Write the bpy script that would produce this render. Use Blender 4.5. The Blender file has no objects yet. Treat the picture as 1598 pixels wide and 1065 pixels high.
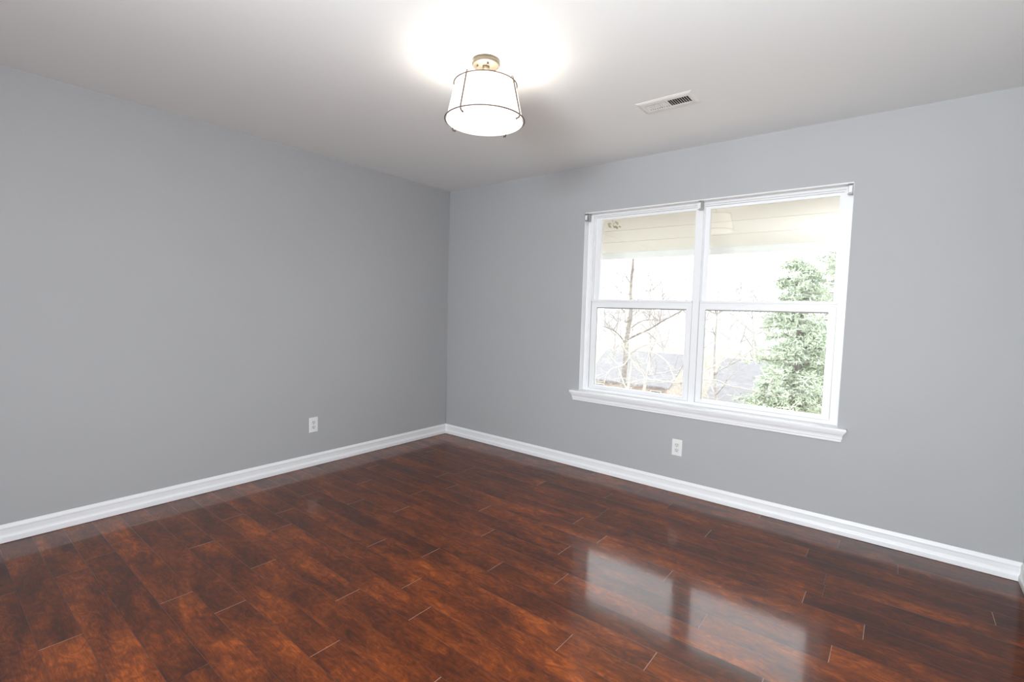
import bpy, math, random
from mathutils import Vector, Matrix
S = bpy.context.scene
COL = S.collection
H = 2.44                 # ceiling height
W = 4.14                 # room width (x), window wall is y = 0, left wall is x = 0
YB = -5.6                # back wall, behind the camera

# ---------------------------------------------------------------- camera
FPX = 758.56; CAM = Vector((3.5894, -3.4427, 1.2910))
yaw, pitch, roll = math.radians(-38.5795), math.radians(-3.7779), math.radians(1.5533)
fw = Vector((math.sin(yaw)*math.cos(pitch), math.cos(yaw)*math.cos(pitch), math.sin(pitch)))
rt = Vector((math.cos(yaw), -math.sin(yaw), 0)); up = rt.cross(fw)
r2 = math.cos(roll)*rt + math.sin(roll)*up; u2 = -math.sin(roll)*rt + math.cos(roll)*up
cd = bpy.data.cameras.new('camera'); cam = bpy.data.objects.new('camera', cd); COL.objects.link(cam)
cd.sensor_width = 36.0; cd.lens = 36.0*FPX/1598.0; cd.clip_end = 500; cd.clip_start = 0.02
cam.matrix_world = Matrix(((r2.x, u2.x, -fw.x, CAM.x), (r2.y, u2.y, -fw.y, CAM.y), (r2.z, u2.z, -fw.z, CAM.z), (0, 0, 0, 1)))
S.camera = cam
def at(px, py, Y):       # the point of the outdoor world at distance Y beyond the window wall seen along a pixel's ray
    d = fw + (px-799)/FPX*r2 - (py-532.5)/FPX*u2
    return CAM + d*((Y-CAM.y)/d.y)

# ---------------------------------------------------------------- light and exposure
w = bpy.data.worlds.new('overcast'); S.world = w; w.use_nodes = True
bg = w.node_tree.nodes['Background']; bg.inputs[0].default_value = (0.93, 0.96, 1.0, 1); bg.inputs[1].default_value = 5.2
S.view_settings.view_transform = 'Standard'; S.view_settings.look = 'None'
S.view_settings.exposure = 0.13; S.view_settings.gamma = 1.0; S.view_settings.use_curve_mapping = False
S.cycles.max_bounces = 10; S.cycles.diffuse_bounces = 6; S.cycles.transparent_max_bounces = 16
S.cycles.sample_clamp_indirect = 6.0
S.cycles.use_denoising = True; S.cycles.use_guiding = True
def area(name, loc, direction, sx, sy, power, col):
    l = bpy.data.lights.new(name, 'AREA'); l.shape = 'RECTANGLE'; l.size = sx; l.size_y = sy; l.energy = power; l.color = col
    o = bpy.data.objects.new(name, l); COL.objects.link(o); o.location = loc
    o.rotation_euler = Vector(direction).to_track_quat('-Z', 'Y').to_euler(); return o
# fill lights added in two invented openings behind the camera, and the photographer's flash bounced off the ceiling
area('rear_opening_fill', (3.4, YB-0.03, 1.45), (0.0, 1, 0.0), 1.0, 1.3, 80, (0.92, 0.96, 1.0)).data.spread = math.radians(125)
area('side_opening_fill', (W+0.03, -4.55, 1.45), (-1, 0.2, -0.05), 1.5, 1.3, 13, (0.84, 0.92, 1.0))
area('bounced_flash', (3.45, -3.9, 1.05), (-0.02, 0.45, 1.0), 1.2, 0.9, 38, (0.97, 0.985, 1.0)).data.spread = math.radians(110)
# portals that guide sky sampling through the three openings (they give no light of their own)
for loc, d, sx, sy in (((2.445, 0.16, 1.353), (0, -1, 0), 1.77, 1.43), ((3.4, YB-0.16, 1.45), (0, 1, 0), 1.1, 1.3), ((W+0.16, -4.55, 1.45), (-1, 0, 0), 1.5, 1.3)):
    area('sky_portal', loc, d, sx, sy, 0.0, (1, 1, 1)).data.cycles.is_portal = True
LAMP = (2.0054, -1.7072)
def point(name, loc, power, rad, col):
    l = bpy.data.lights.new(name, 'POINT'); l.energy = power; l.shadow_soft_size = rad; l.color = col
    o = bpy.data.objects.new(name, l); COL.objects.link(o); o.location = loc; return o
point('lamp_bulb_light', (LAMP[0], LAMP[1], 2.305), 6.8, 0.055, (1.0, 0.90, 0.78))

# ---------------------------------------------------------------- helpers
def mat(name, base=(0.8, 0.8, 0.8), rough=0.5, metal=0.0, emit=None, estr=0.0, spec=0.5):
    m = bpy.data.materials.new(name); m.use_nodes = True; b = m.node_tree.nodes['Principled BSDF']
    b.inputs['Base Color'].default_value = (*base, 1); b.inputs['Roughness'].default_value = rough
    b.inputs['Metallic'].default_value = metal; b.inputs['Specular IOR Level'].default_value = spec
    if emit: b.inputs['Emission Color'].default_value = (*emit, 1); b.inputs['Emission Strength'].default_value = estr
    return m
def N(m, t, **k):
    n = m.node_tree.nodes.new(t)
    for a, v in k.items(): setattr(n, a, v)
    return n
def L(m, a, b): m.node_tree.links.new(a, b)
def noisy(m, base, amount, scale, bump=0.0, bscale=None, coord='Object', stretch=(1, 1, 1)):
    """procedural tint variation of a material's own colour, and a fine bump"""
    b = m.node_tree.nodes['Principled BSDF']
    tc = N(m, 'ShaderNodeTexCoord'); mp = N(m, 'ShaderNodeMapping'); mp.inputs['Scale'].default_value = stretch
    L(m, tc.outputs[coord], mp.inputs[0])
    n = N(m, 'ShaderNodeTexNoise'); n.inputs['Scale'].default_value = scale; n.inputs['Detail'].default_value = 5
    L(m, mp.outputs[0], n.inputs['Vector'])
    r = N(m, 'ShaderNodeValToRGB'); r.color_ramp.elements[0].position = 0.3; r.color_ramp.elements[1].position = 0.7
    r.color_ramp.elements[0].color = (*[c*(1-amount) for c in base], 1); r.color_ramp.elements[1].color = (*[min(1, c*(1+amount)) for c in base], 1)
    L(m, n.outputs[0], r.inputs[0]); L(m, r.outputs[0], b.inputs['Base Color'])
    if bump:
        n2 = N(m, 'ShaderNodeTexNoise'); n2.inputs['Scale'].default_value = bscale or scale; n2.inputs['Detail'].default_value = 3
        L(m, mp.outputs[0], n2.inputs['Vector'])
        bp = N(m, 'ShaderNodeBump'); bp.inputs['Strength'].default_value = bump; bp.inputs['Distance'].default_value = 0.001
        L(m, n2.outputs[0], bp.inputs['Height']); L(m, bp.outputs[0], b.inputs['Normal'])
    return m

class MB:
    """collects geometry, builds ONE mesh object"""
    def __init__(s): s.v = []; s.f = []; s.mi = []; s.sm = []; s.uv = None
    def add(s, vs, fs, mi=0, smooth=False):
        o = len(s.v); s.v += [tuple(v) for v in vs]
        for f in fs: s.f.append(tuple(i+o for i in f)); s.mi.append(mi); s.sm.append(smooth)
    def box(s, x0, x1, y0, y1, z0, z1, mi=0):
        s.add([(x0,y0,z0),(x1,y0,z0),(x1,y1,z0),(x0,y1,z0),(x0,y0,z1),(x1,y0,z1),(x1,y1,z1),(x0,y1,z1)],
              [(0,3,2,1),(4,5,6,7),(0,1,5,4),(1,2,6,5),(2,3,7,6),(3,0,4,7)], mi)
    def tube(s, pts, rad, n=8, mi=0, cap=True, closed=False):
        P = [Vector(p) for p in pts]; R = rad if isinstance(rad, (list, tuple)) else [rad]*len(P)
        rings = []; m = len(P); ref = None
        for i, p in enumerate(P):
            if closed: t = P[(i+1) % m]-P[i-1]
            else: t = P[min(i+1, m-1)]-P[max(i-1, 0)]
            t = t.normalized() if t.length > 1e-9 else Vector((0, 0, 1))
            if ref is None: ref = Vector((0, 0, 1)) if abs(t.z) < 0.9 else Vector((1, 0, 0))
            a = (ref - t*ref.dot(t))
            if a.length < 1e-6: a = t.orthogonal()
            a.normalize(); b = t.cross(a); ref = a
            rings.append([p + R[i]*(math.cos(2*math.pi*k/n)*a + math.sin(2*math.pi*k/n)*b) for k in range(n)])
        vs = [v for r in rings for v in r]; fs = []
        for i in range(m if closed else m-1):
            j = (i+1) % m
            for k in range(n): fs.append((i*n+k, i*n+(k+1) % n, j*n+(k+1) % n, j*n+k))
        if cap and not closed: fs.append(tuple(range(n))[::-1]); fs.append(tuple((m-1)*n+k for k in range(n)))
        s.add(vs, fs, mi, True)
    def lathe(s, prof, c=(0, 0, 0), n=48, mi=0, axis='z', smooth=True):
        vs = []; fs = []; m = len(prof)
        for r, h in prof:
            for k in range(n):
                a = 2*math.pi*k/n; x, y = r*math.cos(a), r*math.sin(a)
                q = (x, y, h) if axis == 'z' else ((x, h, y) if axis == 'y' else (h, x, y))
                vs.append((c[0]+q[0], c[1]+q[1], c[2]+q[2]))
        for i in range(m-1):
            for k in range(n): fs.append((i*n+k, i*n+(k+1) % n, (i+1)*n+(k+1) % n, (i+1)*n+k))
        s.add(vs, fs, mi, smooth)
    def sphere(s, c, r, n=12, mi=0):
        s.lathe([(max(1e-5, r*math.sin(math.pi*i/n)), -r*math.cos(math.pi*i/n)) for i in range(n+1)], c, n*2, mi)
    def build(s, name, mats, parent=None, bevel=0.0, loc=None):
        me = bpy.data.meshes.new(name); me.from_pydata(s.v, [], s.f)
        for m in (mats if isinstance(mats, (list, tuple)) else [mats]): me.materials.append(m)
        me.polygons.foreach_set('material_index', s.mi); me.polygons.foreach_set('use_smooth', s.sm)
        me.validate(); me.update()
        o = bpy.data.objects.new(name, me); COL.objects.link(o)
        if loc is not None:
            me.transform(Matrix.Translation(-Vector(loc))); o.location = loc
        if parent:
            o.parent = parent
            o.location = Vector(o.location) - Vector(parent_origin(parent))
        if bevel:
            md = o.modifiers.new('bevel', 'BEVEL'); md.width = bevel; md.segments = 2; md.limit_method = 'ANGLE'; md.angle_limit = math.radians(40)
        return o
def parent_origin(p):
    v = Vector(p.location)
    while p.parent: p = p.parent; v = v + Vector(p.location)
    return v
def empty(name, loc):
    o = bpy.data.objects.new(name, None); COL.objects.link(o); o.location = loc; o.empty_display_size = 0.1; return o
def tag(o, label=None, cat=None, group=None, kind=None):
    if label: o['label'] = label
    if cat: o['category'] = cat
    if group: o['group'] = group
    if kind: o['kind'] = kind
    return o
def struct(o, label=None, cat=None): return tag(o, label, cat, None, 'structure')
def holed(mb, a0, a1, b0, b1, holes, c0, c1, plane, mi=0):
    """slab in the a-b plane between c0 and c1, with rectangular holes (cells of a grid)"""
    A = sorted({a0, a1, *[h[0] for h in holes], *[h[1] for h in holes]}); B = sorted({b0, b1, *[h[2] for h in holes], *[h[3] for h in holes]})
    inside = lambda a, b: any(h[0] < a < h[1] and h[2] < b < h[3] for h in holes) or not (a0 < a < a1 and b0 < b < b1)
    def P(a, b, c): return {'xz': (a, c, b), 'yz': (c, a, b), 'xy': (a, b, c)}[plane]
    for i in range(len(A)-1):
        for j in range(len(B)-1):
            x0, x1, y0, y1 = A[i], A[i+1], B[j], B[j+1]
            if inside((x0+x1)/2, (y0+y1)/2): continue
            mb.add([P(x0,y0,c0),P(x1,y0,c0),P(x1,y1,c0),P(x0,y1,c0)], [(0,1,2,3)], mi)
            mb.add([P(x0,y0,c1),P(x1,y0,c1),P(x1,y1,c1),P(x0,y1,c1)], [(3,2,1,0)], mi)
            for (p, q, dx, dy) in (((x0,y0),(x1,y0),0,-1), ((x1,y0),(x1,y1),1,0), ((x1,y1),(x0,y1),0,1), ((x0,y1),(x0,y0),-1,0)):
                mx, my = (p[0]+q[0])/2+dx*1e-4, (p[1]+q[1])/2+dy*1e-4
                if inside(mx, my): mb.add([P(*p,c0),P(*p,c1),P(*q,c1),P(*q,c0)], [(0,1,2,3)], mi)

# ---------------------------------------------------------------- materials
WALLC = (0.404, 0.410, 0.418)
M_wall = noisy(mat('wall_paint', WALLC, 0.55, spec=0.3), WALLC, 0.012, 1.3, 0.10, 260)
CEILC = (0.85, 0.862, 0.855)
M_ceil = noisy(mat('ceiling_paint', CEILC, 0.8, spec=0.2), CEILC, 0.008, 1.0, 0.12, 180)
TRIMC = (0.80, 0.81, 0.82)
M_trim = noisy(mat('trim_paint', TRIMC, 0.38), TRIMC, 0.006, 4)
M_vinyl = noisy(mat('window_vinyl', (0.80, 0.81, 0.82), 0.35), (0.80, 0.81, 0.82), 0.006, 3)
M_gasket_shade = noisy(mat('window_gasket_rail_shade', (0.30, 0.30, 0.26), 0.6), (0.30, 0.30, 0.26), 0.05, 20)
M_plastic = noisy(mat('white_plastic', (0.76, 0.76, 0.75), 0.35), (0.76, 0.76, 0.75), 0.01, 10)
M_plastic2 = noisy(mat('receptacle_plastic', (0.66, 0.66, 0.65), 0.35), (0.66, 0.66, 0.65), 0.01, 10)
M_slot = noisy(mat('dark_slot', (0.02, 0.02, 0.02), 0.7), (0.02, 0.02, 0.02), 0.1, 10)
M_steel = noisy(mat('zinc_bracket', (0.42, 0.42, 0.41), 0.45, 0.4), (0.42, 0.42, 0.41), 0.06, 30)
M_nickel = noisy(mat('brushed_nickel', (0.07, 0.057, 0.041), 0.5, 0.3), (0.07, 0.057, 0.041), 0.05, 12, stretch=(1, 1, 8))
M_bronze = noisy(mat('dark_bronze_wire', (0.10, 0.065, 0.05), 0.5, 0.3), (0.10, 0.065, 0.05), 0.1, 40)
M_vent = noisy(mat('vent_enamel', (0.80, 0.79, 0.77), 0.35), (0.80, 0.79, 0.77), 0.01, 10)
M_duct = noisy(mat('duct_dark', (0.10, 0.10, 0.10), 0.7), (0.10, 0.10, 0.10), 0.1, 10)

def fabric(name, col, estr):
    """lamp fabric: glows because the bulb behind it shines through (a lamp is lit)"""
    m = mat(name, (0.9, 0.89, 0.86), 0.9, emit=col, estr=estr, spec=0.1)
    b = m.node_tree.nodes['Principled BSDF']
    tc = N(m, 'ShaderNodeTexCoord'); wv = N(m, 'ShaderNodeTexNoise'); wv.inputs['Scale'].default_value = 300
    L(m, tc.outputs['Object'], wv.inputs['Vector'])
    bp = N(m, 'ShaderNodeBump'); bp.inputs['Strength'].default_value = 0.2; bp.inputs['Distance'].default_value = 0.0005
    L(m, wv.outputs[0], bp.inputs['Height']); L(m, bp.outputs[0], b.inputs['Normal'])
    return m
M_shade = fabric('lamp_fabric', (1.0, 0.955, 0.90), 0.80)
M_diff = fabric('lamp_diffuser', (1.0, 0.965, 0.92), 0.90)
M_rim = noisy(mat('shade_rim', (0.62, 0.60, 0.58), 0.6, emit=(1.0, 0.95, 0.9), estr=0.35), (0.62, 0.60, 0.58), 0.03, 20)

# clear window glass: thin pane, transmits straight, Fresnel reflection
M_glass = bpy.data.materials.new('window_glass'); M_glass.use_nodes = True
m = M_glass; m.node_tree.nodes.clear()
out = N(m, 'ShaderNodeOutputMaterial'); mix = N(m, 'ShaderNodeMixShader'); tr = N(m, 'ShaderNodeBsdfTransparent'); gl = N(m, 'ShaderNodeBsdfGlossy')
tr.inputs[0].default_value = (0.972, 0.976, 0.970, 1); gl.inputs['Roughness'].default_value = 0.0; gl.inputs[0].default_value = (1, 1, 1, 1)
fr = N(m, 'ShaderNodeFresnel'); geo = N(m, 'ShaderNodeNewGeometry'); ma = N(m, 'ShaderNodeMath', operation='MULTIPLY_ADD')
ma.inputs[1].default_value = (1/1.5-1.5); ma.inputs[2].default_value = 1.5
L(m, geo.outputs['Backfacing'], ma.inputs[0]); L(m, ma.outputs[0], fr.inputs[0])
L(m, fr.outputs[0], mix.inputs[0]); L(m, tr.outputs[0], mix.inputs[1]); L(m, gl.outputs[0], mix.inputs[2]); L(m, mix.outputs[0], out.inputs[0])

# floor laminate: figured reddish walnut, glossy
def floor_mats():
    m = mat('laminate_plank', (0.12, 0.04, 0.02), 0.13); nt = m.node_tree; b = nt.nodes['Principled BSDF']
    uv = N(m, 'ShaderNodeUVMap'); uv.uv_map = 'plank'
    at_ = N(m, 'ShaderNodeAttribute'); at_.attribute_name = 'tone'
    def noise(sx, sy, scale, det, dist, rough=0.6):
        mp = N(m, 'ShaderNodeMapping'); mp.inputs['Scale'].default_value = (sx, sy, 1); L(m, uv.outputs[0], mp.inputs[0])
        n = N(m, 'ShaderNodeTexNoise'); n.inputs['Scale'].default_value = scale; n.inputs['Detail'].default_value = det
        n.inputs['Distortion'].default_value = dist; n.inputs['Roughness'].default_value = rough
        L(m, mp.outputs[0], n.inputs['Vector']); return n
    def math_(op, a, b_, c=None):
        k = N(m, 'ShaderNodeMath', operation=op)
        for i, v in enumerate((a, b_, c)):
            if v is None: continue
            if isinstance(v, (int, float)): k.inputs[i].default_value = v
            else: L(m, v, k.inputs[i])
        return k.outputs[0]
    big = noise(1.0, 3.0, 2.6, 3, 0.35); burl = noise(1.0, 1.9, 11, 6, 2.2, 0.62); fine = noise(1.0, 13.0, 15, 6, 0.4, 0.72)
    s = math_('MULTIPLY_ADD', big.outputs[0], 0.66, -0.33+0.5)
    s = math_('ADD', s, math_('MULTIPLY_ADD', burl.outputs[0], 0.50, -0.25))
    s = math_('ADD', s, math_('MULTIPLY_ADD', fine.outputs[0], 0.44, -0.22))
    s = math_('ADD', s, math_('MULTIPLY_ADD', at_.outputs['Fac'], 0.12, -0.06))
    r = N(m, 'ShaderNodeValToRGB'); e = r.color_ramp.elements
    e[0].position = 0.22; e[0].color = (0.036, 0.0120, 0.0072, 1); e[1].position = 0.78; e[1].color = (0.40, 0.095, 0.016, 1)
    for p, c in ((0.38, (0.062, 0.0175, 0.0085)), (0.50, (0.108, 0.0270, 0.0092)), (0.62, (0.190, 0.0450, 0.0105))):
        q = e.new(p); q.color = (*c, 1)
    L(m, s, r.inputs[0]); L(m, r.outputs[0], b.inputs['Base Color'])
    wob = noise(1.0, 1.0, 2.2, 2, 0)
    rr = math_('MULTIPLY_ADD', big.outputs[0], 0.03, 0.085); L(m, rr, b.inputs['Roughness'])
    bp = N(m, 'ShaderNodeBump'); bp.inputs['Strength'].default_value = 0.25; bp.inputs['Distance'].default_value = 0.0012
    hh = math_('ADD', math_('MULTIPLY', wob.outputs[0], 1.0), math_('MULTIPLY', fine.outputs[0], 0.01))
    L(m, hh, bp.inputs['Height']); L(m, bp.outputs[0], b.inputs['Normal'])
    b.inputs['IOR'].default_value = 1.42
    # laminate sheen: mostly a sharp clear layer, partly a softer one
    b2 = N(m, 'ShaderNodeBsdfPrincipled'); b2.inputs['Roughness'].default_value = 0.30; b2.inputs['IOR'].default_value = 1.36
    L(m, r.outputs[0], b2.inputs['Base Color']); L(m, bp.outputs[0], b2.inputs['Normal'])
    mx = N(m, 'ShaderNodeMixShader'); mx.inputs[0].default_value = 0.28
    L(m, b.outputs[0], mx.inputs[1]); L(m, b2.outputs[0], mx.inputs[2]); L(m, mx.outputs[0], nt.nodes['Material Output'].inputs[0])
    seam = noisy(mat('plank_seam', (0.06, 0.026, 0.018), 0.3), (0.07, 0.03, 0.02), 0.5, 6)
    joint = noisy(mat('plank_end_joint', (0.30, 0.18, 0.13), 0.4), (0.30, 0.18, 0.13), 0.35, 9)
    return [m, seam, joint]
M_floor = floor_mats()

M_shade.cycles.emission_sampling = 'NONE'; M_diff.cycles.emission_sampling = 'NONE'; M_rim.cycles.emission_sampling = 'NONE'
# ---------------------------------------------------------------- room shell
WX0, WX1, WZ0, WZ1 = 1.560, 3.3295, 0.640, 2.066      # window opening
T = 0.14
mb = MB(); holed(mb, -T, W+T, -0.25, H+0.2, [(WX0-0.002, WX1+0.002, WZ0-0.0178, WZ1+0.002)], 0.0, T, 'xz'); struct(mb.build('wall_window', M_wall))
mb = MB(); holed(mb, YB-T, 0.0, -0.25, H+0.2, [], -T, 0.0, 'yz'); struct(mb.build('wall_left', M_wall))
mb = MB(); holed(mb, YB-T, 0.0, -0.25, H+0.2, [(-5.3, -3.8, 0.8, 2.1)], W, W+T, 'yz'); struct(mb.build('wall_right', M_wall))
mb = MB(); holed(mb, 0.0, W, -0.25, H+0.2, [(2.85, 3.95, 0.8, 2.1)], YB-T, YB, 'xz'); struct(mb.build('wall_back', M_wall))
VX0, VX1, VY0, VY1 = 2.364, 2.671, -0.872, -0.707      # register flange on the ceiling
mb = MB(); holed(mb, -T, W+T, YB-T, T, [(VX0+0.025, VX1-0.025, VY0+0.028, VY1-0.028)], H, H+0.12, 'xy'); struct(mb.build('ceiling', M_ceil))

# floor: planks run along the window wall, 123.7 mm wide, 1.207 m long
PW, PL, PO = 0.1237, 1.207, 0.086
J = {25: 1.21, 22: 1.21, 21: 1.45, 20: 1.98, 19: 1.206, 18: 1.744, 17: 2.085, 16: 1.883, 15: 1.438, 14: 1.736, 13: 2.08, 12: 1.185, 11: 1.81, 10: 2.25, 9: 2.773, 8: 3.55, 7: 3.32, 4: 2.78}
rnd = random.Random(11)
mb = MB(); uvs = []; tones = []
def quad(x0, x1, y0, y1, mi, off, tone):
    mb.add([(x0, y0, 0), (x1, y0, 0), (x1, y1, 0), (x0, y1, 0)], [(0, 1, 2, 3)], mi)
    uvs.extend([(x0+off[0], y0+off[1]), (x1+off[0], y0+off[1]), (x1+off[0], y1+off[1]), (x0+off[0], y1+off[1])]); tones.append(tone)
SW, JW = 0.0015, 0.0026
for k in range(0, 46):
    lo, hi = -(PO+PW*k), -(PO+PW*(k-1))
    hi = min(hi, 0.0)
    if hi <= YB: break
    lo = max(lo, YB)
    j0 = J.get(k, rnd.uniform(0, PL)); xs = []; x = j0
    while x > 0: x -= PL
    x += PL
    while x < W: xs.append(x); x += PL
    edges = [0.0] + [x for x in xs if 0.05 < x < W-0.05] + [W]
    for i in range(len(edges)-1):
        off = (rnd.uniform(0, 9), rnd.uniform(0, 9)); tone = rnd.random()
        a = edges[i]; b = edges[i+1]
        quad(a, b-(JW if i < len(edges)-2 else 0), lo+SW, hi, 0, off, tone)
        if i < len(edges)-2: quad(b-JW, b, lo+SW, hi, 2 if k in J else 1, off, tone)
    quad(0, W, lo, lo+SW, 1, (0, 0), 0.5)
nq = len(mb.f)
mb.box(0, W, YB, 0, -0.05, -0.004, 1)
fl = mb.build('floor', M_floor); struct(fl)
ul = fl.data.uv_layers.new(name='plank')
for i, u in enumerate(uvs): ul.data[i].uv = u
ta = fl.data.attributes.new('tone', 'FLOAT', 'FACE')
for i, t in enumerate(tones): ta.data[i].value = t

# baseboards: moulded profile (depth, height)
BP = [(0.0, 0.002), (0.0145, 0.002), (0.0150, 0.006), (0.0150, 0.027), (0.0135, 0.033), (0.0100, 0.039), (0.0085, 0.046), (0.0085, 0.070), (0.0100, 0.0735), (0.0100, 0.078), (0.0085, 0.083), (0.0050, 0.090), (0.0030, 0.0955), (0.0, 0.0965)]
def sweep(mb, prof, pfun, n, closed_ends=True):
    """pfun(i, d, h) -> point of station i for profile point (d, h)"""
    m = len(prof)
    vs = [pfun(i, d, h) for i in range(n) for d, h in prof]; fs = []
    for i in range(n-1):
        for k in range(m-1): fs.append((i*m+k, i*m+k+1, (i+1)*m+k+1, (i+1)*m+k))
    if closed_ends: fs.append(tuple(range(m))[::-1]); fs.append(tuple((n-1)*m+k for k in range(m)))
    mb.add(vs, fs)
mb = MB(); sweep(mb, BP, lambda i, d, h: (d, (YB+d, -d)[i], h), 2); struct(mb.build('baseboard_left', M_trim))
mb = MB(); sweep(mb, BP, lambda i, d, h: ((d, W-d)[i], -d, h), 2); struct(mb.build('baseboard_window', M_trim))
mb = MB(); sweep(mb, BP, lambda i, d, h: (W-d, (-d, YB+d)[i], h), 2); struct(mb.build('baseboard_right', M_trim))
mb = MB(); sweep(mb, BP, lambda i, d, h: ((W-d, d)[i], YB+d, h), 2); struct(mb.build('baseboard_back', M_trim))
# painted caulk bead down the wall corner
mb = MB(); mb.tube([(0.002, -0.002, 0.097), (0.003, -0.002, 0.9), (0.002, -0.002, 1.7), (0.002, -0.002, H-0.001)], 0.0035, 6)
struct(mb.build('trim_1', M_wall))

# ---------------------------------------------------------------- window
win = struct(empty('window_1', (2.445, 0.0, WZ0)), 'white double-hung twin window in the grey wall', 'window')
FY0, FY1 = 0.062, 0.132                       # frame depth
G1 = 0.076; G2 = 0.104                        # lower sash glass, upper sash glass
mb = MB()                                     # jamb liner, painted, reaches a little proud of the wall
lt = 0.002
for x0, x1, z0, z1 in ((WX0-lt, WX0, WZ0, WZ1+lt), (WX1, WX1+lt, WZ0, WZ1+lt), (WX0, WX1, WZ1, WZ1+lt)):
    mb.box(x0, x1, 0.0005, FY0+0.06, z0, z1)
mb.build('jamb_liner', M_trim, win)
mb = MB(); mb.box(WX0+0.004, WX1, -0.006, 0.0, WZ1+0.0005, WZ1+0.0075)
mb.build('head_bead', M_trim, win, 0.0015)
def frame(mb, x0, x1, z0, z1, wl, wr, wb, wt, y0, y1):
    holed(mb, x0, x1, z0, z1, [(x0+wl, x1-wr, z0+wb, z1-wt)], y0, y1, 'xz')
# outer master frame with stepped tracks, mullion between the units
XM0, XM1 = 2.424, 2.470
mb = MB()
holed(mb, WX0, WX1, WZ0, WZ1, [(WX0+0.046, XM0, WZ0+0.022, WZ1-0.016), (XM1, WX1-0.042, WZ0+0.022, WZ1-0.016)], FY0, FY0+0.016, 'xz')
holed(mb, WX0, WX1, WZ0, WZ1, [(WX0+0.052, XM0-0.004, WZ0+0.030, WZ1-0.024), (XM1+0.004, WX1-0.048, WZ0+0.030, WZ1-0.024)], FY0+0.016, FY1, 'xz')
mb.build('window_frame', M_vinyl, win, 0.0015)
mb = MB(); mb.box(WX0+0.010, WX0+0.014, FY0-0.003, FY0, WZ0, WZ1-0.002); mb.box(WX0+0.026, WX0+0.034, FY0-0.004, FY0, WZ0, WZ1-0.008)
for a, b in ((WX0+0.036, XM0), (XM1, WX1-0.03)):
    mb.box(a, b, FY0-0.004, FY0, WZ1-0.005, WZ1-0.002); mb.box(a, b, FY0-0.006, FY0, WZ1-0.014, WZ1-0.009)
mb.build('track_rib', M_vinyl, win, 0.0008)
units = ((WX0+0.052, XM0-0.004, 1.664, 2.407), (XM1+0.004, WX1-0.048, 2.509, 3.258))
lows = ((1.612, 2.420, 1.658, 2.379), (2.4745, 3.281, 2.513, 3.2405))
for (x0, x1, g0, g1), (a0, a1, h0, h1) in zip(units, lows):
    # upper sash, set back in the outer track
    zt, zb = WZ1-0.0245, 1.350; gt, gb = 2.022, 1.3885
    mb = MB(); holed(mb, x0, x1, zb, zt, [(g0, g1, gb, gt)], 0.094, 0.116, 'xz')
    holed(mb, g0-0.008, g1+0.008, gb-0.008, gt+0.008, [(g0, g1, gb, gt)], 0.090, 0.094, 'xz')
    us = mb.build('upper_sash', M_vinyl, win, 0.0012)
    mb = MB(); mb.box(g0-0.003, g1+0.003, 0.0985, 0.1015, gb-0.003, gt+0.003); mb.box(g0-0.003, g1+0.003, 0.1105, 0.1135, gb-0.003, gt+0.003); mb.build('glass_pane', M_glass, us)
    # lower sash, inner track
    mb = MB(); holed(mb, a0, a1, 0.663, 1.381, [(h0, h1, 0.689, 1.3225)], 0.068, 0.090, 'xz')
    holed(mb, h0-0.009, h1+0.009, 0.680, 1.3315, [(h0-0.0045, h1+0.0045, 0.6845, 1.327)], 0.064, 0.068, 'xz')
    mb.box(a0, a1, 0.060, 0.068, 1.370, 1.381)
    ls = mb.build('lower_sash', M_vinyl, win, 0.0012)
    mb = MB(); mb.box(h0, h1, 0.0725, 0.0745, 1.3145, 1.3225); mb.box(h0, h0+0.0035, 0.0725, 0.0745, 0.689, 1.3145)  # top strip paints the upper rail's shade dark; side strip is the seal
    mb.build('gasket_and_rail_shade', M_gasket_shade, ls)
    mb = MB(); mb.box(h0-0.003, h1+0.003, 0.0755, 0.0780, 0.686, 1.3255); mb.box(h0-0.003, h1+0.003, 0.0850, 0.0875, 0.686, 1.3255); mb.build('glass_pane', M_glass, ls)
    cx = (a0+a1)/2
    mb = MB(); mb.box(cx-0.016, cx+0.016, 0.066, 0.088, 1.381, 1.386); mb.tube([(cx-0.010, 0.076, 1.389), (cx+0.014, 0.071, 1.389)], 0.0035, 8)
    mb.build('sash_lock', M_vinyl, ls)
mb = MB()
mb.box(1.489, 3.381, -0.040, 0.0, 0.6225, WZ0); mb.box(WX0, WX1, -0.001, FY0+0.01, 0.6225, WZ0-0.0005)
mb.build('window_sill', M_trim, win, 0.003)
AP = [(0.0, 0.6220), (0.032, 0.6220), (0.032, 0.6145), (0.0265, 0.6125), (0.0245, 0.604), (0.0185, 0.594), (0.0165, 0.584), (0.0165, 0.574), (0.0125, 0.571), (0.0125, 0.5585), (0.0100, 0.5560), (0.0, 0.5560)]
mb = MB(); sweep(mb, AP, lambda i, d, h: ((1.508+0.012-d*0.9, 1.508+0.012-d*0.9, 3.345+d*0.9, 3.345+d*0.9)[i], (0, -d, -d, 0)[i], h), 4)
mb.build('sill_apron', M_trim, win)

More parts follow.
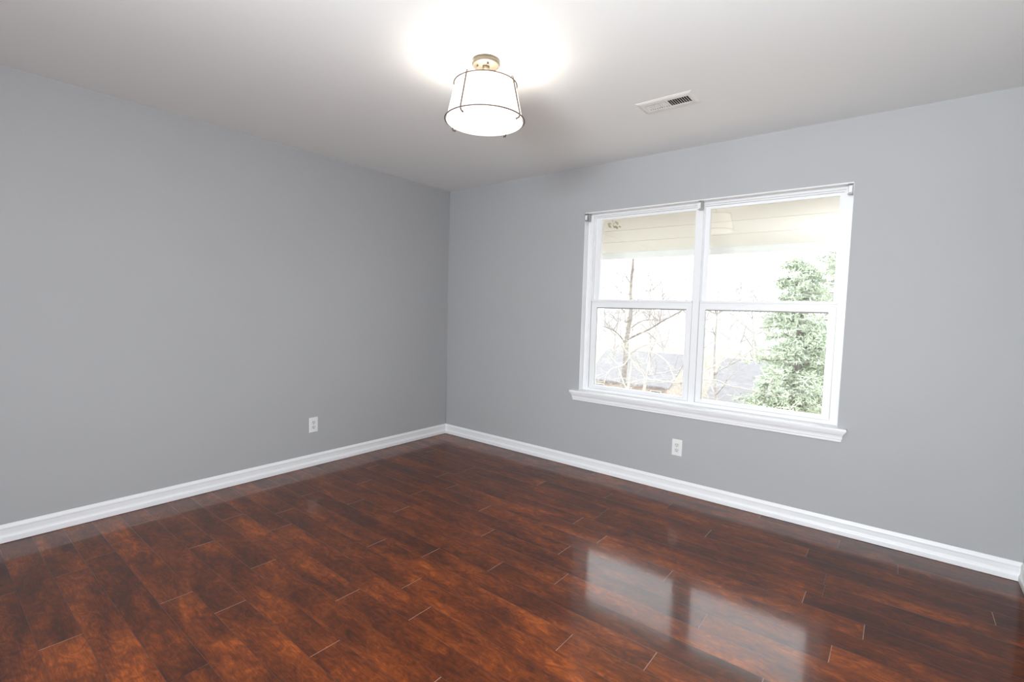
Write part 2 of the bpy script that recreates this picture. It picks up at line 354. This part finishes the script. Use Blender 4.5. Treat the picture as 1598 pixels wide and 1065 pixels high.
# blind brackets, three open metal boxes screwed to the head of the opening
BL = ['small metal blind bracket at the left top corner of the window', 'small metal blind bracket on the centre mullion at the window top', 'small metal blind bracket at the right top corner of the window']
def bracket(x0, x1, label, open_right):
    zt, zb, y0, y1, t = WZ1+0.001, 2.008, -0.012, 0.030, 0.0018
    e = tag(empty('blind_bracket', ((x0+x1)/2, y1, zb)), label, 'bracket', 'blind brackets along the window head')
    mb = MB(); mb.box(x0, x1, y0, y1, zt-t-0.001, zt-0.001); mb.box(x0, x1, y1-t, y1, zb, zt-t-0.001)
    mb.box(x0, x1, y0, y1-t, zb, zb+t)
    xs = x0 if open_right else x1-t
    mb.box(xs, xs+t, y0, y1-t, zb+t, zt-t-0.001)
    mb.build('bracket_body', M_steel, e)
    mb = MB(); mb.box(x0+0.006, x1-0.006, y0-0.0014, y0+0.001, zb+0.006, zt-0.016); mb.build('bracket_cover', M_plastic, e)
    mb = MB(); xc = (x0+x1)/2
    for z in (zb+0.02, zb+0.04): mb.lathe([(0.0001, 0), (0.003, 0), (0.003, 0.0015)], (xc, y1-t-0.0015, z), 10, axis='y')
    mb.build('screw', M_steel, e)
bracket(1.5605, 1.592, BL[0], True); bracket(2.449, 2.477, BL[1], False); bracket(3.301, 3.329, BL[2], False)

# ---------------------------------------------------------------- electrical outlets
def outlet(label, origin, to_world):
    """local frame: a = along the wall, h = height, d = out of the wall"""
    e = tag(empty('wall_outlet', origin), label, 'outlet')
    def T_(mb): mb.v = [tuple(to_world(*v)) for v in mb.v]
    pw, ph = 0.0365, 0.0595
    mb = MB(); vs = []
    for d, s in ((0, 0), (0.0025, 0), (0.0050, 0.0028)):
        vs += [(-pw+s, -ph+s, d), (pw-s, -ph+s, d), (pw-s, ph-s, d), (-pw+s, ph-s, d)]
    mb.add(vs, [(0,1,5,4),(1,2,6,5),(2,3,7,6),(3,0,4,7),(4,5,9,8),(5,6,10,9),(6,7,11,10),(7,4,8,11),(8,9,10,11)])
    T_(mb); mb.build('cover_plate', M_plastic, e)
    for s in (-1, 1):
        c = s*0.0195; mb = MB(); P = []
        for k in range(24):
            a = 2*math.pi*k/24; P.append((0.0170*math.cos(a), max(-0.0135, min(0.0135, 0.0172*math.sin(a)))+c))
        mb.add([(x, z, 0.0045) for x, z in P]+[(x, z, 0.0068) for x, z in P], [tuple(range(24, 48))]+[(k, (k+1) % 24, (k+1) % 24+24, k+24) for k in range(24)])
        T_(mb); r = mb.build('receptacle', M_plastic2, e)
        mb = MB()
        for x0, x1, z0, z1 in ((-0.0078, -0.0052, 0.0, 0.009), (0.0052, 0.0078, 0.001, 0.008)): mb.box(x0, x1, c+z0, c+z1, 0.0066, 0.0071)
        mb.lathe([(0.0001, 0.0071), (0.0028, 0.0071), (0.0028, 0.0066)], (0, c-0.0065, 0), 12)
        T_(mb); mb.build('slot', M_slot, r)
    mb = MB(); mb.lathe([(0.0001, 0.0062), (0.0022, 0.0062), (0.0028, 0.0048)], (0, 0, 0), 12); T_(mb); mb.build('screw', M_steel, e)
    return e
outlet('white duplex outlet on the left wall above the baseboard', (0.0, -1.4415, 0.3305), lambda a, h, d: (d, -1.4415+a, 0.3305+h))
outlet('white duplex outlet on the window wall below the window sill', (2.3875, 0.0, 0.3275), lambda a, h, d: (2.3875+a, -d, 0.3275+h))

# ---------------------------------------------------------------- ceiling register
e = tag(empty('ceiling_vent', ((VX0+VX1)/2, (VY0+VY1)/2, H)), 'white rectangular air register with two louvre banks set in the ceiling', 'vent')
mb = MB(); cy = (VY0+VY1)/2; A0, A1, B0, B1 = 2.399, 2.517, 2.529, 2.642; LY0, LY1 = cy-0.038, cy+0.038
def ring(x0, x1, y0, y1, z, s): return [(x0+s, y0+s, z), (x1-s, y0+s, z), (x1-s, y1-s, z), (x0+s, y1-s, z)]
vs = ring(VX0, VX1, VY0, VY1, H-0.0002, 0)+ring(VX0, VX1, VY0, VY1, H-0.0012, 0.0003)+ring(VX0, VX1, VY0, VY1, H-0.0055, 0.018)
mb.add(vs, [(0,4,5,1),(1,5,6,2),(2,6,7,3),(3,7,4,0),(4,8,9,5),(5,9,10,6),(6,10,11,7),(7,11,8,4)])
holed(mb, VX0+0.018, VX1-0.018, VY0+0.018, VY1-0.018, [(A0, A1, LY0, LY1), (B0, B1, LY0, LY1)], H-0.0055, H-0.0042, 'xy')
mb.build('faceplate', M_vent, e)
for x0, x1, sgn in ((A0, A1, -1), (B0, B1, 1)):
    mb = MB(); n = 9
    for k in range(n):
        xc = x0+(x1-x0)*(k+0.5)/n; dx = 0.0046*sgn; hw = 0.0010
        za, zb = H-0.0052, H+0.0045
        mb.add([(xc+dx-hw, LY0, za), (xc+dx+hw, LY0, za), (xc+dx+hw, LY1, za), (xc+dx-hw, LY1, za), (xc-dx-hw, LY0, zb), (xc-dx+hw, LY0, zb), (xc-dx+hw, LY1, zb), (xc-dx-hw, LY1, zb)],
               [(0,3,2,1),(4,5,6,7),(0,1,5,4),(1,2,6,5),(2,3,7,6),(3,0,4,7)])
    mb.build('louvre_bank', M_vent, e)
mb = MB(); q = (VX0+0.0255, VX1-0.0255, VY0+0.0285, VY1-0.0285)
holed(mb, *q, [(q[0]+0.001, q[1]-0.001, q[2]+0.001, q[3]-0.001)], H-0.003, H+0.11, 'xy'); mb.box(*q, H+0.11, H+0.112)
mb.build('duct_box', M_duct, e)
for x in (VX0+0.016, VX1-0.016):
    mb = MB(); mb.lathe([(0.0001, -0.0015), (0.0035, -0.001), (0.004, 0)], (x, cy, H-0.0054), 12); mb.build('screw', M_vent, e)

# ---------------------------------------------------------------- ceiling lamp
lx, ly = LAMP
e = tag(empty('ceiling_light', (lx, ly, H)), 'lit drum ceiling light with white tapered fabric shade in a dark wire cage', 'ceiling light')
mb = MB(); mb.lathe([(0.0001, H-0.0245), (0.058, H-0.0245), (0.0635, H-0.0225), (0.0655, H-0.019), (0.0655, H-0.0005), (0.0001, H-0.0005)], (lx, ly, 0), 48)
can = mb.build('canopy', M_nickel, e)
for a in (235, 325):
    mb = MB(); x, y = lx+0.040*math.cos(math.radians(a)), ly+0.040*math.sin(math.radians(a))
    mb.lathe([(0.0001, H-0.037), (0.0035, H-0.036), (0.005, H-0.031), (0.0045, H-0.026), (0.0045, H-0.0245)], (x, y, 0), 12); mb.build('cap_nut', M_bronze, can)
ZT, RT, ZB, RB = 2.3299, 0.1470, 2.1676, 0.1850
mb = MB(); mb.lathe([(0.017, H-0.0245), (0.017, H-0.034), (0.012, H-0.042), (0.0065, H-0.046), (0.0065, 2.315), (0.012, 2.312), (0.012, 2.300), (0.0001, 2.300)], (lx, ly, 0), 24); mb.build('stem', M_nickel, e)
# spider arms from the stem to the top ring
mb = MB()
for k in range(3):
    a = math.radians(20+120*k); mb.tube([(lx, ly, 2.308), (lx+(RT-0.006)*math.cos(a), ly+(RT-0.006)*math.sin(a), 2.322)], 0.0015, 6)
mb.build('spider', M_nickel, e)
mb = MB(); mb.lathe([(RT-0.0045, ZT+0.001), (RB-0.0055, ZB-0.003), (RB-0.0070, ZB-0.003), (RT-0.006, ZT+0.001), (RT-0.0045, ZT+0.001)], (lx, ly, 0), 96)
sh = mb.build('lamp_shade', M_shade, e)
mb = MB(); mb.lathe([(RB-0.0050, ZB-0.0035), (RB-0.0050, ZB-0.0065), (RB-0.0075, ZB-0.0070), (RB-0.0075, ZB-0.0035)], (lx, ly, 0), 96); mb.build('shade_rim', M_rim, sh)
mb = MB(); mb.lathe([(RB-0.0078, ZB-0.0045), (RB-0.0078, ZB-0.0075), (0.10, ZB-0.0090), (0.0001, ZB-0.0095)], (lx, ly, 0), 96); mb.build('diffuser', M_diff, e)
for k in range(3):
    a = math.radians(60+120*k); x, y = lx+0.045*math.cos(a), ly+0.045*math.sin(a)
    mb = MB(); mb.lathe([(0.0001, -0.030), (0.012, -0.027), (0.021, -0.012), (0.021, 0.0), (0.013, 0.016), (0.011, 0.026), (0.0001, 0.026)], (x, y, 2.245), 16); mb.build('bulb', M_plastic, e)
def circ(r, z, n=72): return [(lx+r*math.cos(2*math.pi*i/n), ly+r*math.sin(2*math.pi*i/n), z) for i in range(n)]
mb = MB(); mb.tube(circ(RT, ZT), 0.0026, 8, closed=True); mb.build('cage_ring', M_bronze, e)
mb = MB(); mb.tube(circ(RB+0.0012, ZB), 0.0028, 8, closed=True); mb.build('cage_ring', M_bronze, e)
for a in (278, 8, 98, 188):
    c, s = math.cos(math.radians(a)), math.sin(math.radians(a)); P = lambda r, z: (lx+r*c, ly+r*s, z)
    mb = MB(); mb.tube([P(RT-0.010, ZT+0.006), P(RT-0.004, ZT+0.012), P(RT+0.0025, ZT+0.009), P(RT+0.0035, ZT), P(RB+0.0042, ZB+0.004), P(RB+0.0045, ZB-0.006), P(RB+0.000, ZB-0.014), P(RB-0.010, ZB-0.017)], 0.0031, 8)
    mb.sphere(P(RB-0.012, ZB-0.0175), 0.0042, 8); mb.build('cage_rod', M_bronze, e)

# ---------------------------------------------------------------- outdoors
def rough_mat(name, c, amt, scale, stretch=(1, 1, 1)): return noisy(mat(name, c, 0.9, spec=0.1), c, amt, scale, stretch=stretch)
M_porch = rough_mat('porch_paint', (0.60, 0.58, 0.525), 0.03, 1.0)
M_beam = rough_mat('beam_paint', (0.84, 0.85, 0.84), 0.01, 1.0)
M_siding = rough_mat('siding', (0.6, 0.6, 0.58), 0.03, 2)
GZ = -3.0
# eave: boarded soffit sloping down to a white fascia one metre out
mb = MB(); PX0, PX1, PY1 = -1.6, 5.8, 1.0
nb = 5
def zc(y): return 2.26-(2.26-1.873)*(y-T)/(PY1-T)
for k in range(nb):
    ya, yb = T+(PY1-T)*k/nb, T+(PY1-T)*(k+1)/nb-0.004
    mb.add([(PX0,ya,zc(ya)),(PX1,ya,zc(ya)),(PX1,yb,zc(yb)),(PX0,yb,zc(yb)),(PX0,ya,zc(ya)+0.02),(PX1,ya,zc(ya)+0.02),(PX1,yb,zc(yb)+0.02),(PX0,yb,zc(yb)+0.02)],
           [(0,3,2,1),(4,5,6,7),(0,1,5,4),(1,2,6,5),(2,3,7,6),(3,0,4,7)])
mb.add([(PX0,T,zc(T)+0.015),(PX1,T,zc(T)+0.015),(PX1,PY1,zc(PY1)+0.015),(PX0,PY1,zc(PY1)+0.015),(PX0,T,zc(T)+0.15),(PX1,T,zc(T)+0.15),(PX1,PY1,zc(PY1)+0.12),(PX0,PY1,zc(PY1)+0.12)],
       [(0,3,2,1),(4,5,6,7),(0,1,5,4),(1,2,6,5),(2,3,7,6),(3,0,4,7)])
sof = struct(mb.build('eave_soffit', M_porch), 'cream boarded eave soffit above the window outside', 'eave')
# brown marks on the soffit, seen high in the left pane
M_mark = rough_mat('brown_mark', (0.36, 0.31, 0.22), 0.3, 30)
mb = MB(); sr = random.Random(4)
for k in range(16):
    px_, py_ = sr.gauss(958, 7), sr.gauss(353, 3.2); d_ = fw + (px_-799)/FPX*r2 - (py_-532.5)/FPX*u2
    sl = (2.26-1.873)/(PY1-T); t_ = (2.26+sl*T-CAM.z-sl*CAM.y)/(d_.z+sl*d_.y); q_ = CAM+d_*t_; rr_ = sr.uniform(0.004, 0.014)
    ring_ = [(q_.x+rr_*sr.uniform(0.6, 1.4)*math.cos(a*0.628), q_.y+1.6*rr_*math.sin(a*0.628)) for a in range(10)]
    mb.add([(x, y, zc(y)-0.0015) for x, y in ring_]+[(x, y, zc(y)+0.001) for x, y in ring_], [tuple(range(10))[::-1], tuple(range(10, 20))]+[(a, (a+1) % 10, (a+1) % 10+10, a+10) for a in range(10)])
mb.build('soffit_mark', M_mark, sof)['label'] = 'brown marks on the soffit'
mb = MB(); mb.box(PX0, PX1, PY1, PY1+0.03, 1.812, 2.03); struct(mb.build('eave_fascia', M_beam, None, 0.003), 'white fascia board along the edge of the eave', 'fascia')
GZ = -3.0

# ground falling away from the house
M_ground = rough_mat('winter_ground', (0.30, 0.26, 0.21), 0.35, 0.6)
mb = MB(); gv = []; gf = []; NX, NY = 40, 40; g = random.Random(5)
def gz(x, y): return -3.2 - 3.6*(1-math.exp(-max(0, y)/22.0)) + 0.0
for j in range(NY+1):
    for i in range(NX+1):
        x = -130+220*i/NX; y = 0.2+(j/NY)**1.7*160; gv.append((x, y, gz(x, y)+g.uniform(-0.08, 0.08)*(1 if y > 3 else 0)))
for j in range(NY):
    for i in range(NX): a = j*(NX+1)+i; gf.append((a, a+1, a+NX+2, a+NX+1))
mb.add(gv, gf, 0, True); struct(mb.build('ground', M_ground), 'pale brown winter ground falling away behind the house', 'ground')

# wooded ridge closing the view
M_ridge = rough_mat('hazy_woods', (0.33, 0.32, 0.315), 0.18, 0.05, stretch=(1, 1, 0.25))
mb = MB(); rv = []; rf = []; rg = random.Random(8); hh_ = 0.0
for i in range(121):
    x = -190+3.2*i; hh_ = hh_*0.8+rg.gauss(0, 0.7)
    for j, (y, z) in enumerate(((105, -8), (115, -3.2), (130, -0.4), (140, 1.6+hh_*0.5), (160, -6))): rv.append((x, y+rg.uniform(-1.5, 1.5), z+rg.uniform(-0.3, 0.3)))
for i in range(120):
    for j in range(4): a = i*5+j; rf.append((a, a+5, a+6, a+1))
mb.add(rv, rf, 0, True); struct(mb.build('wooded_ridge', M_ridge), 'hazy pale wooded ridge on the horizon', 'hill')

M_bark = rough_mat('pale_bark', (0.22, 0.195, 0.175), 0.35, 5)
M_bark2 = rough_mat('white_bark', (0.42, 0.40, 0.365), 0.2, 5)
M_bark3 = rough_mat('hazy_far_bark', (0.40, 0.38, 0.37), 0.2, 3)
M_leafred = rough_mat('rusty_leaves', (0.62, 0.36, 0.22), 0.3, 8)
M_needle = rough_mat('pine_needles', (0.45, 0.51, 0.40), 0.22, 1.4)

def grow(mb, p, d, length, r, depth, rng, spread=0.6, nkids=3, droop=0.0, n=5, mi=0, seg=4, taper=0.55):
    pts = [Vector(p)]; rad = [r]; d = Vector(d).normalized()
    for i in range(seg):
        d = (d+Vector((rng.gauss(0, 0.13), rng.gauss(0, 0.13), rng.gauss(0, 0.10)-droop*0.12))).normalized()
        pts.append(pts[-1]+d*length/seg); rad.append(r*(1-(1-taper)*(i+1)/seg))
    mb.tube(pts, rad, n if r > 0.02 else 3, mi, cap=False)
    if depth <= 0: return
    for k in range(nkids):
        i = rng.randint(1, seg); q = pts[i]
        side = Vector((rng.gauss(0, 1), rng.gauss(0, 1), rng.gauss(0.25, 0.6))).normalized()
        nd = (d*(1-spread)+side*spread).normalized()
        grow(mb, q, nd, length*rng.uniform(0.5, 0.75), max(0.003, rad[i]*rng.uniform(0.45, 0.65)), depth-1, rng, spread, nkids, droop, n, mi, seg, taper)

# near bare tree in front of the left panes: trunk and limbs traced at their own depth
def limb(mb, pix, Y, r0, r1, dy=0.0, n=6):
    m_ = len(pix)-1; P = [at(px, py, Y+dy*i/m_) for i, (px, py) in enumerate(pix)]
    # smooth by midpoints
    Q = [P[0]]
    for a, b in zip(P[:-1], P[1:]): Q += [a*0.75+b*0.25, a*0.25+b*0.75]
    Q.append(P[-1]); mb.tube(Q, [r0+(r1-r0)*i/(len(Q)-1) for i in range(len(Q))], n, cap=False); return Q
YT = 12.0
tb = empty('bare_tree', (at(970, 640, YT).x, YT, gz(0, YT)))
tag(tb, 'nearest bare tree with a grey trunk and sprawling limbs in front of the left panes', 'tree')
mb = MB()
base = at(970, 640, YT); 
Q = limb(mb, [(968, 640), (972, 600), (976, 560), (979, 520), (985, 490), (984, 450), (988, 410), (991, 370)], YT, 0.115, 0.03, 0.3)
mb.tube([Q[0], Vector((Q[0].x-0.2, Q[0].y, gz(0, YT)-0.1))], [0.115, 0.15], 8)
mb.build('trunk', M_bark, tb)
mb = MB(); rng = random.Random(3)
limbs = [([(979, 530), (1000, 520), (1016, 513), (1035, 500), (1050, 493), (1065, 484), (1078, 476)], 0.035, 0.012, -0.6),
         ([(985, 512), (1000, 501), (1015, 499), (1034, 502)], 0.02, 0.008, 0.5),
         ([(985, 445), (976, 430), (970, 415), (960, 395)], 0.025, 0.008, 0.4),
         ([(984, 460), (960, 455), (945, 458)], 0.018, 0.006, 0.3),
         ([(975, 535), (966, 522), (955, 514), (940, 509)], 0.03, 0.010, -0.5),
         ([(984, 500), (975, 505), (976, 490), (970, 482)], 0.015, 0.006, 0.5),
         ([(987, 430), (994, 405), (1002, 385)], 0.02, 0.007, 0.3)]
for pix, a, b, dy in limbs:
    Q = limb(mb, pix, YT, a, b, dy)
    for k in range(9): q = Q[rng.randint(2, len(Q)-1)]; grow(mb, q, (rng.gauss(0, 1), rng.gauss(0, 0.5), rng.uniform(-0.2, 1)), rng.uniform(0.4, 0.9), 0.009, 2, rng, 0.6, 4)
mb.build('branches', M_bark, tb)

def tree_thing(name, label, Y, px, py_base, height, r, mat_, seed, depth=4, group=None, lean=0.0, nkids=3, spread=0.5, cat='tree'):
    x = at(px, py_base, Y).x; z0 = gz(x, Y); rng = random.Random(seed)
    t = tag(empty(name, (x, Y, z0)), label, cat, group)
    mb = MB(); pts = [Vector((x, Y, z0-0.1))]; d = Vector((lean, 0, 1)); sg = 7
    for i in range(sg): d = (d+Vector((rng.gauss(0, 0.05), rng.gauss(0, 0.05), 0))).normalized(); pts.append(pts[-1]+d*height*0.9/sg)
    mb.tube(pts, [r*(1-0.8*i/sg) for i in range(sg+1)], 7, cap=False); mb.build('trunk', mat_, t)
    mb = MB()
    for k in range(13):
        i = rng.randint(2, sg); a = rng.uniform(0, 6.283)
        grow(mb, pts[i], (math.cos(a), math.sin(a), rng.uniform(0.3, 1.1)), height*rng.uniform(0.16, 0.30), r*0.35, depth-1, rng, spread, nkids)
    mb.build('branches', mat_, t); return t

# sprawling pale shrubs/limbs low in front (white bark), nearer
def pale_tree(label, trunk, limbs, Y, seed, mt):
    t = tag(empty('bare_sapling', (at(*trunk[0], Y).x, Y, gz(0, Y))), label, 'tree', None)
    rng = random.Random(seed); mb = MB(); Q = limb(mb, trunk, Y, 0.04, 0.02, 0.2); mb.tube([Q[0], Vector((Q[0].x, Q[0].y, gz(0, Y)-0.1))], [0.04, 0.06], 8)
    mb.build('trunk', mt, t); mb = MB()
    for pix, a, b, dy in limbs:
        Q = limb(mb, pix, Y, a, b, dy)
        for k in range(9): q = Q[rng.randint(1, len(Q)-1)]; grow(mb, q, (rng.gauss(0, 1), rng.gauss(0, 0.6), rng.uniform(-0.8, 0.9)), rng.uniform(0.2, 0.5), 0.006, 2, rng, 0.6, 3)
    mb.build('branches', mt, t); return t
pale_tree('pale barked sapling with arching white branches low in the left pane', [(978, 625), (982, 590), (986, 570), (981, 550)],
    [([(981, 552), (972, 545), (970, 535), (975, 526)], 0.022, 0.010, -0.3), ([(984, 552), (996, 543), (1008, 538), (1022, 536), (1045, 530), (1068, 522)], 0.026, 0.008, -0.5),
     ([(982, 560), (972, 572), (955, 575), (946, 585), (943, 598)], 0.022, 0.008, -0.3), ([(985, 560), (992, 575), (1004, 582), (1007, 600)], 0.020, 0.007, 0.2),
     ([(1008, 545), (1030, 556), (1042, 566), (1052, 590), (1058, 604)], 0.020, 0.007, 0.4), ([(969, 572), (958, 562), (951, 554)], 0.014, 0.006, 0.3),
     ([(965, 575), (972, 595), (978, 608), (984, 615)], 0.018, 0.008, -0.4)], 8.0, 7, M_bark2)
pale_tree('pale barked sapling with a long level branch beneath the centre mullion', [(1072, 640), (1070, 620), (1076, 600), (1084, 590)],
    [([(1076, 596), (1050, 598), (1020, 593), (1000, 592), (985, 598)], 0.026, 0.009, -0.4), ([(1084, 592), (1100, 578), (1118, 570), (1132, 561), (1137, 556)], 0.026, 0.010, 0.5),
     ([(1082, 594), (1105, 592), (1122, 594), (1135, 602), (1160, 606), (1190, 614), (1216, 620)], 0.020, 0.006, 0.6), ([(1062, 596), (1064, 610), (1066, 625)], 0.016, 0.008, 0.0),
     ([(1050, 598), (1053, 612), (1054, 628)], 0.014, 0.008, 0.1), ([(1096, 582), (1098, 605), (1106, 622)], 0.014, 0.006, -0.3)], 10.0, 17, M_bark2)

# neighbouring houses
M_roof = rough_mat('grey_shingles', (0.21, 0.205, 0.212), 0.12, 3, stretch=(1, 1, 5))
M_brick = rough_mat('pale_brick', (0.50, 0.42, 0.37), 0.15, 4)
M_pane = noisy(mat('dark_pane', (0.12, 0.13, 0.14), 0.1), (0.12, 0.13, 0.14), 0.1, 1)
def house(label, pA, pB, Y, ridge_h, depth, wall_h):
    """gable house: ridge runs between the points seen at pA and pB"""
    a, b = at(*pA, Y), at(*pB, Y); zr = (a.z+b.z)/2; x0, x1 = a.x, b.x; ze = zr-ridge_h; y0, y1 = Y-depth/2, Y+depth/2
    zg = min(gz(x0, y0), ze-wall_h)-0.3
    h = tag(empty('house', ((x0+x1)/2, Y, zg)), label, 'house')
    mb = MB(); mb.box(x0+0.4, x1-0.4, y0+0.5, y1-0.5, zg, ze+0.12)
    for x, dx in ((x0+0.4, 0.1), (x1-0.4, -0.1)):
        mb.add([(x, y0+0.5, ze+0.1), (x, y1-0.5, ze+0.1), (x, Y, zr-0.1), (x+dx, y0+0.5, ze+0.1), (x+dx, y1-0.5, ze+0.1), (x+dx, Y, zr-0.1)], [(0,1,2),(3,5,4),(0,2,5,3),(1,4,5,2)])
    mb.build('wall', M_brick, h)
    mb = MB()
    for yy in (y0, y1):
        mb.add([(x0, yy, ze), (x1, yy, ze), (x1, Y, zr), (x0, Y, zr), (x0, yy, ze+0.15), (x1, yy, ze+0.15), (x1, Y, zr+0.15), (x0, Y, zr+0.15)], [(0,3,2,1),(4,5,6,7),(0,1,5,4),(1,2,6,5),(2,3,7,6),(3,0,4,7)])
    mb.build('roof', M_roof, h)
    for k in range(3):
        xc = x0+(x1-x0)*(k+0.5)/3; mb = MB(); mb.box(xc-0.5, xc+0.5, y0+0.44, y0+0.5, ze-1.6, ze-0.3); f = mb.build('window', M_beam, h)
        mb = MB(); mb.box(xc-0.43, xc+0.43, y0+0.42, y0+0.44, ze-1.53, ze-0.37); mb.build('pane', M_pane, f)
    return h
house('neighbour house with a broad grey roof below the evergreen', (1128, 563), (1240, 570), 32, 2.9, 9, 2.4)
house('neighbour house with a grey roof behind the bare tree on the left', (948, 550), (1075, 553), 42, 2.6, 9, 2.4)

# evergreen: trunk, boughs with needle tufts
def conifer(label, Y, px, py_top, py_low, seed, width, dens=1.0):
    top = at(px, py_top, Y); x = top.x; z0 = gz(x, Y); ht = top.z-z0; rng = random.Random(seed)
    t = tag(empty('evergreen_tree', (x, Y, z0)), label, 'tree', None)
    mb = MB(); mb.tube([(x, Y, z0-0.1), (x+0.1, Y, z0+ht*0.5), (x, Y, top.z)], [0.20, 0.13, 0.02], 10); mb.build('trunk', M_bark, t)
    bw = MB(); nd = MB(); zlow = z0+0.8
    def tuft(c, size):
        for k in range(int(13*dens)):
            d = Vector((rng.gauss(0, 1), rng.gauss(0, 1), rng.gauss(0.1, 0.8))).normalized(); s_ = d.orthogonal().normalized(); s_.rotate(Matrix.Rotation(rng.uniform(0, 6.28), 3, d))
            l = size*rng.uniform(0.6, 1.2); q = c+Vector((rng.gauss(0, 1), rng.gauss(0, 1), rng.gauss(0, 0.5)))*size*0.55; wv = s_*0.021
            nd.add([q-wv, q+wv, q+d*l+wv*0.3, q+d*l-wv*0.3], [(0, 1, 2, 3)])
    nb_ = int(140*dens)
    for i in range(nb_):
        f = (i+rng.random())/nb_; z = top.z-0.1-(top.z-0.1-zlow)*f; R = width*(0.22+0.9*f**0.6)*rng.uniform(0.65, 1.1) if f < 0.7 else width*(0.92-0.25*(f-0.7)/0.3)*rng.uniform(0.6, 1.1)
        a = rng.uniform(0, 6.283); d = Vector((math.cos(a), math.sin(a), 0)); p0 = Vector((x, Y, z)); P = [p0]
        for k in range(1, 6): s_ = k/5; P.append(p0+d*R*s_+Vector((rng.gauss(0, .05), rng.gauss(0, .05), 0.18*R*s_-0.22*R*s_*s_+rng.gauss(0, .03))))
        bw.tube(P, [0.028*(1-0.8*k/5)+0.003 for k in range(6)], 4, cap=False)
        for k in range(int(15*R/width)+5):
            s_ = rng.uniform(0.2, 1.05); k0 = min(4, int(s_*5)); c = P[k0].lerp(P[k0+1], min(1.1, s_*5-k0))
            sd = d.cross(Vector((0, 0, 1)))*rng.gauss(0, 0.22*R*(1.1-s_)+0.08); tuft(c+sd+Vector((0, 0, rng.gauss(0, 0.07))), 0.15)
    bw.build('boughs', M_bark, t); o = nd.build('needles', M_needle, t); return t
conifer('tall feathery evergreen nearest the window in the right panes', 15, 1252, 402, 645, 21, 1.75)
conifer('second evergreen partly behind the feathery one at the right frame', 20, 1318, 372, 645, 33, 2.3, 0.9)
conifer('low bushy evergreen below the feathery one', 11.8, 1207, 580, 650, 41, 0.8, 0.6)

# bare trees beyond
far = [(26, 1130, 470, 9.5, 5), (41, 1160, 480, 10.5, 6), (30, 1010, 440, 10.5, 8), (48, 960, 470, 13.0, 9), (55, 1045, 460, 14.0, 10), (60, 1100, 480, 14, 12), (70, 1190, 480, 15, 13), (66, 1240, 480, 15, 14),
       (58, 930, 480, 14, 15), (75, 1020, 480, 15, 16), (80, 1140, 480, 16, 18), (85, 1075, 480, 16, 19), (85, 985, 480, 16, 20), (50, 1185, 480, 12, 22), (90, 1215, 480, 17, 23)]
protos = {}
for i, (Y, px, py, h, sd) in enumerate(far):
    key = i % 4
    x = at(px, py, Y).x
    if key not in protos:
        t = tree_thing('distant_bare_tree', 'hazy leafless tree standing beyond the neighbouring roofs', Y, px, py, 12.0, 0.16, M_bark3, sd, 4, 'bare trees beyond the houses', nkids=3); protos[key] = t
    else:
        src = protos[key]; t = src.copy(); COL.objects.link(t); t.location = (x, Y, gz(x, Y)); t.rotation_euler.z = i*1.3
        for ch in list(src.children): c = ch.copy(); COL.objects.link(c); c.parent = t
    t.scale = (h/12.0,)*3
# brush at the foot of the yard: uncountable twigs
rng = random.Random(77); mb = MB()
for k in range(380):
    Y = rng.uniform(17, 24); px = rng.uniform(915, 1090); x = at(px, 600, Y).x; z = gz(x, Y)
    grow(mb, (x, Y, z), (rng.gauss(0, 0.4), rng.gauss(0, 0.4), 1), rng.uniform(0.8, 1.8), 0.02, 2, rng, 0.5, 3)
mb.build('brush', M_bark3).update_tag(); tag(bpy.data.objects['brush'], 'tangled bare brush at the foot of the slope', 'brush', None, 'stuff')
mb = MB()
for k in range(900):
    Y = rng.uniform(14, 24); px = rng.choice([rng.gauss(945, 12), rng.gauss(1010, 25), rng.gauss(1030, 20)]); c = Vector((at(px, 600, Y).x, Y, 0)); c.z = gz(c.x, Y)+abs(rng.gauss(0.5, 0.5))
    d = Vector((rng.gauss(0, 1), rng.gauss(0, 1), rng.gauss(0, 1))).normalized(); s_ = d.orthogonal().normalized()*0.035; d *= 0.07
    mb.add([c-s_-d, c+s_-d, c+s_+d, c-s_+d], [(0, 1, 2, 3)])
o = mb.build('dry_leaves', M_leafred); o.parent = bpy.data.objects['brush']; o['label'] = 'rusty dead leaves'; o['kind'] = 'stuff'
